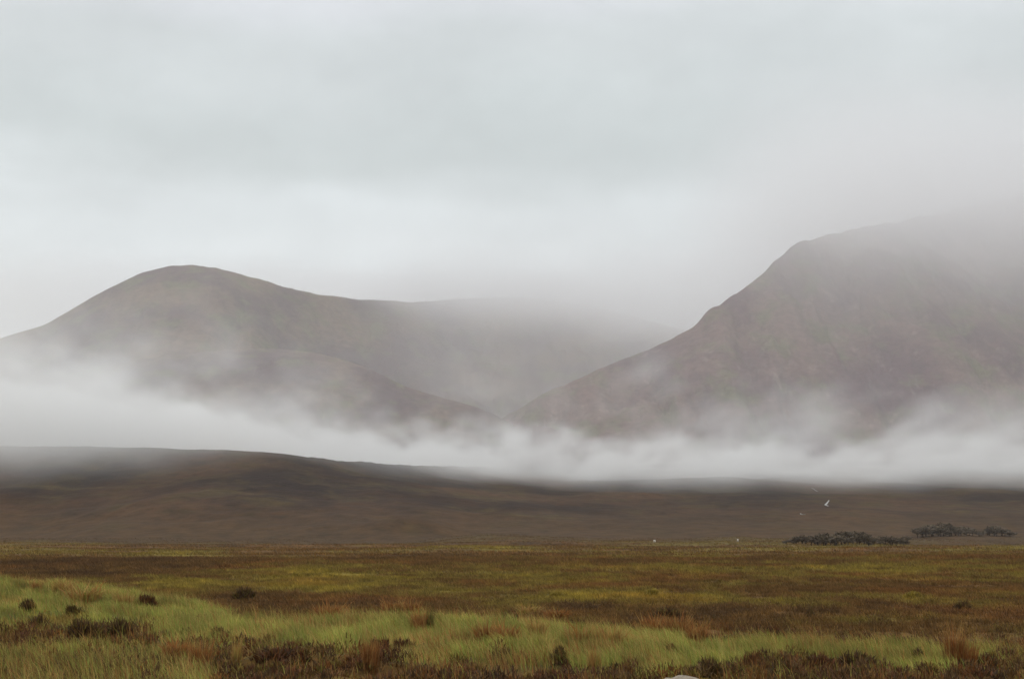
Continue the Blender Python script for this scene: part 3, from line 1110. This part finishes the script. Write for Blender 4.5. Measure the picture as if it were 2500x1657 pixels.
TREES = []
for k in range(4):
    lobes = [(rng.uniform(-.3, .3), rng.uniform(-.3, .3), rng.uniform(.35, .75), rng.uniform(.18, .3)) for _ in range(7)]
    v, tr, c = leaf_crown(760, lobes, [(.102, .078, .052), (.086, .066, .046), (.12, .092, .054)], [3, 2, 1], .065)
    cm = np_mesh('crown', v, tris=tr, tint=c)
    cm.materials.append(M_heather)
    bm = bmesh.new()
    segs = [((0, 0, -.1), (.02, 0, .32), .05, .03), ((.02, 0, .3), (-.18, .05, .62), .025, .01), ((.02, 0, .3), (.2, -.08, .66), .025, .01), ((.02, 0, .32), (.03, .06, .8), .028, .008)]
    for p0, p1, r0, r1 in segs:
        ra = [bm.verts.new((p0[0] + math.cos(j * 1.2566) * r0, p0[1] + math.sin(j * 1.2566) * r0, p0[2])) for j in range(5)]
        rb = [bm.verts.new((p1[0] + math.cos(j * 1.2566) * r1, p1[1] + math.sin(j * 1.2566) * r1, p1[2])) for j in range(5)]
        for j in range(5):
            bm.faces.new((ra[j], ra[(j + 1) % 5], rb[(j + 1) % 5], rb[j]))
    tm = bpy.data.meshes.new('trunk')
    bm.to_mesh(tm); bm.free()
    tm.materials.append(M_wood)
    TREES.append((cm, tm))


def plant_tree(px, row, hpx, label, group, depth=None):
    if depth is None:
        x, y, z = hit(px, row, 300)
    else:
        tt, _ = ray(px, row)
        y = depth; x = float(tt) * y; z = float(land_z(x, y))
    s = hpx * y / F
    o = empty('tree', (x, y, z - .1), label, 'tree', group, (s * rng.uniform(1.0, 1.7), s * rng.uniform(1.0, 1.4), s * rng.uniform(.6, 1.2)), rng.uniform(0, 6.28))
    cm, tm = TREES[rng.integers(4)]
    link('crown', cm, None, o)
    link('trunk', tm, None, o)


LOW = 'dark bushy tree in the lower, nearer wood at the foot of the slope'
UP = 'dark bushy tree in the upper wood near the right edge'
for px in np.linspace(1922, 2000, 8):
    plant_tree(px + rng.uniform(-4, 4), 1330 + rng.uniform(-3, 1), rng.uniform(22, 34) * (.6 if px < 1935 else 1), LOW, 'trees of the lower wood')
for px in np.linspace(2008, 2120, 13):
    plant_tree(px + rng.uniform(-4, 4), 1331 + rng.uniform(-4, 1), rng.uniform(28, 40), LOW, 'trees of the lower wood')
for px in np.linspace(2125, 2215, 9):
    plant_tree(px + rng.uniform(-4, 4), 1331 + rng.uniform(-4, 1), rng.uniform(16, 28), LOW, 'trees of the lower wood')
for px in np.linspace(2240, 2335, 13):
    plant_tree(px + rng.uniform(-4, 4), 1313 - (px - 2240) * .06 + rng.uniform(-3, 1), rng.uniform(22, 32), UP, 'trees of the upper wood')
for px in np.linspace(2340, 2465, 14):
    plant_tree(px + rng.uniform(-4, 4), 1309 + rng.uniform(-3, 1), rng.uniform(16, 24) + (7 if px > 2410 else 0), UP, 'trees of the upper wood')

# ------------------------------------------------------------------ sheep, two white specks on the plain
m, t, out = material('fleece')
g = t.nodes.new('ShaderNodeNewGeometry')
a_ = noise_node(t, g.outputs['Position'], 20.0, 3, .6)
bsdf(t, out, mixc(t, a_, (.52, .50, .45), (.64, .62, .57)), .95)
M_fleece = m
m, t, out = material('sheep_face')
g = t.nodes.new('ShaderNodeNewGeometry')
a_ = noise_node(t, g.outputs['Position'], 30.0, 2, .5)
bsdf(t, out, mixc(t, a_, (.05, .045, .04), (.09, .08, .07)), .8)
M_face = m


def sheep(px, row, s, rz, label):
    x, y, z = hit(px, row, 300)
    o = empty('sheep', (x, y, z + .12), label, 'sheep', 'sheep far out on the moor', s, rz)
    bm = bmesh.new()
    sk = [(-.52, .0, .62, .20), (-.3, 0, .66, .31), (0, 0, .65, .33), (.3, 0, .68, .30), (.5, 0, .78, .19), (.62, 0, .9, .11)]
    rings = []
    for (cx, cy_, cz, r) in sk:
        rings.append([bm.verts.new((cx, math.cos(j * .785) * r * .9, cz + math.sin(j * .785) * r)) for j in range(8)])
    for r0, r1 in zip(rings, rings[1:]):
        for j in range(8):
            bm.faces.new((r0[j], r0[(j + 1) % 8], r1[(j + 1) % 8], r1[j]))
    bm.faces.new(rings[0][::-1]); bm.faces.new(rings[-1])
    for lx in (-.34, .34):
        for ly in (-.16, .16):
            ra = [bm.verts.new((lx + math.cos(j * 1.57) * .055, ly + math.sin(j * 1.57) * .055, .45)) for j in range(4)]
            rb = [bm.verts.new((lx + .02 + math.cos(j * 1.57) * .03, ly + math.sin(j * 1.57) * .03, -.12)) for j in range(4)]
            for j in range(4):
                bm.faces.new((ra[j], ra[(j + 1) % 4], rb[(j + 1) % 4], rb[j]))
            bm.faces.new(rb[::-1])
    me_ = bpy.data.meshes.new('body'); bm.to_mesh(me_); bm.free()
    link('body', me_, M_fleece, o)
    bm = bmesh.new()
    rings = []
    for cx, cz, r in ((.56, .94, .11), (.7, .95, .11), (.86, .86, .065), (.9, .84, .03)):
        rings.append([bm.verts.new((cx, math.cos(j * 1.047) * r * .8, cz + math.sin(j * 1.047) * r)) for j in range(6)])
    for r0, r1 in zip(rings, rings[1:]):
        for j in range(6):
            bm.faces.new((r0[j], r0[(j + 1) % 6], r1[(j + 1) % 6], r1[j]))
    bm.faces.new(rings[-1])
    for sgn in (-1, 1):
        bm.faces.new([bm.verts.new(p) for p in ((.62, sgn * .07, 1.02), (.66, sgn * .2, 1.0), (.68, sgn * .08, .98))])
    me_ = bpy.data.meshes.new('head'); bm.to_mesh(me_); bm.free()
    link('head', me_, M_face, o)


sheep(1598, 1324, .95, 2.2, 'tiny white sheep on the brown plain, left of the two')
sheep(1801, 1322, 1.05, 1.2, 'tiny white sheep on the plain left of the dark wood')

# ------------------------------------------------------------------ white water of the burn on the slope
m, t, out = material('white_water')
g = t.nodes.new('ShaderNodeNewGeometry')
a_ = noise_node(t, g.outputs['Position'], .9, 4, .6)
bsdf(t, out, mixc(t, a_, (.30, .30, .29), (.52, .52, .51)), .5)
M_foam = m


def cascade(pts, widths, label):
    """foam draped over the slope along a line of picture places"""
    c = [Vector(hit(px, row, 700)) for px, row in pts]
    vs = []
    n = 9
    for i in range(len(c)):
        w = widths[i]
        for k in range(n):
            u = k / (n - 1) * 2 - 1
            x = c[i].x + u * w * (1 + .3 * rng.normal() * abs(u))
            y = c[i].y + rng.normal(0, .8)
            vs.append((x, y, float(land_z(x, y)) + .35 + (1 - u * u) * .5))
    me_ = np_mesh('waterfall', np.array(vs), quads=grid_quads(len(c), n), smooth=True)
    o = link('waterfall', me_, M_foam)
    o['label'] = label; o['category'] = 'waterfall'; o['group'] = 'white water on the dark slope'


cascade([(1982, 1192), (1988, 1195), (1991, 1198), (1996, 1200)], [.2, .3, .4, .2], 'upper white fleck of falling water on the dark slope below the mist')
cascade([(2024, 1222), (2021, 1226), (2018, 1230), (2014, 1233), (2022, 1236)], [.2, .6, .5, .9, .5], 'larger white fork of falling water in the middle of the dark slope')
cascade([(1954, 1255), (1959, 1257), (1966, 1257)], [.15, .35, .15], 'faintest and lowest white fleck of water on the dark slope')
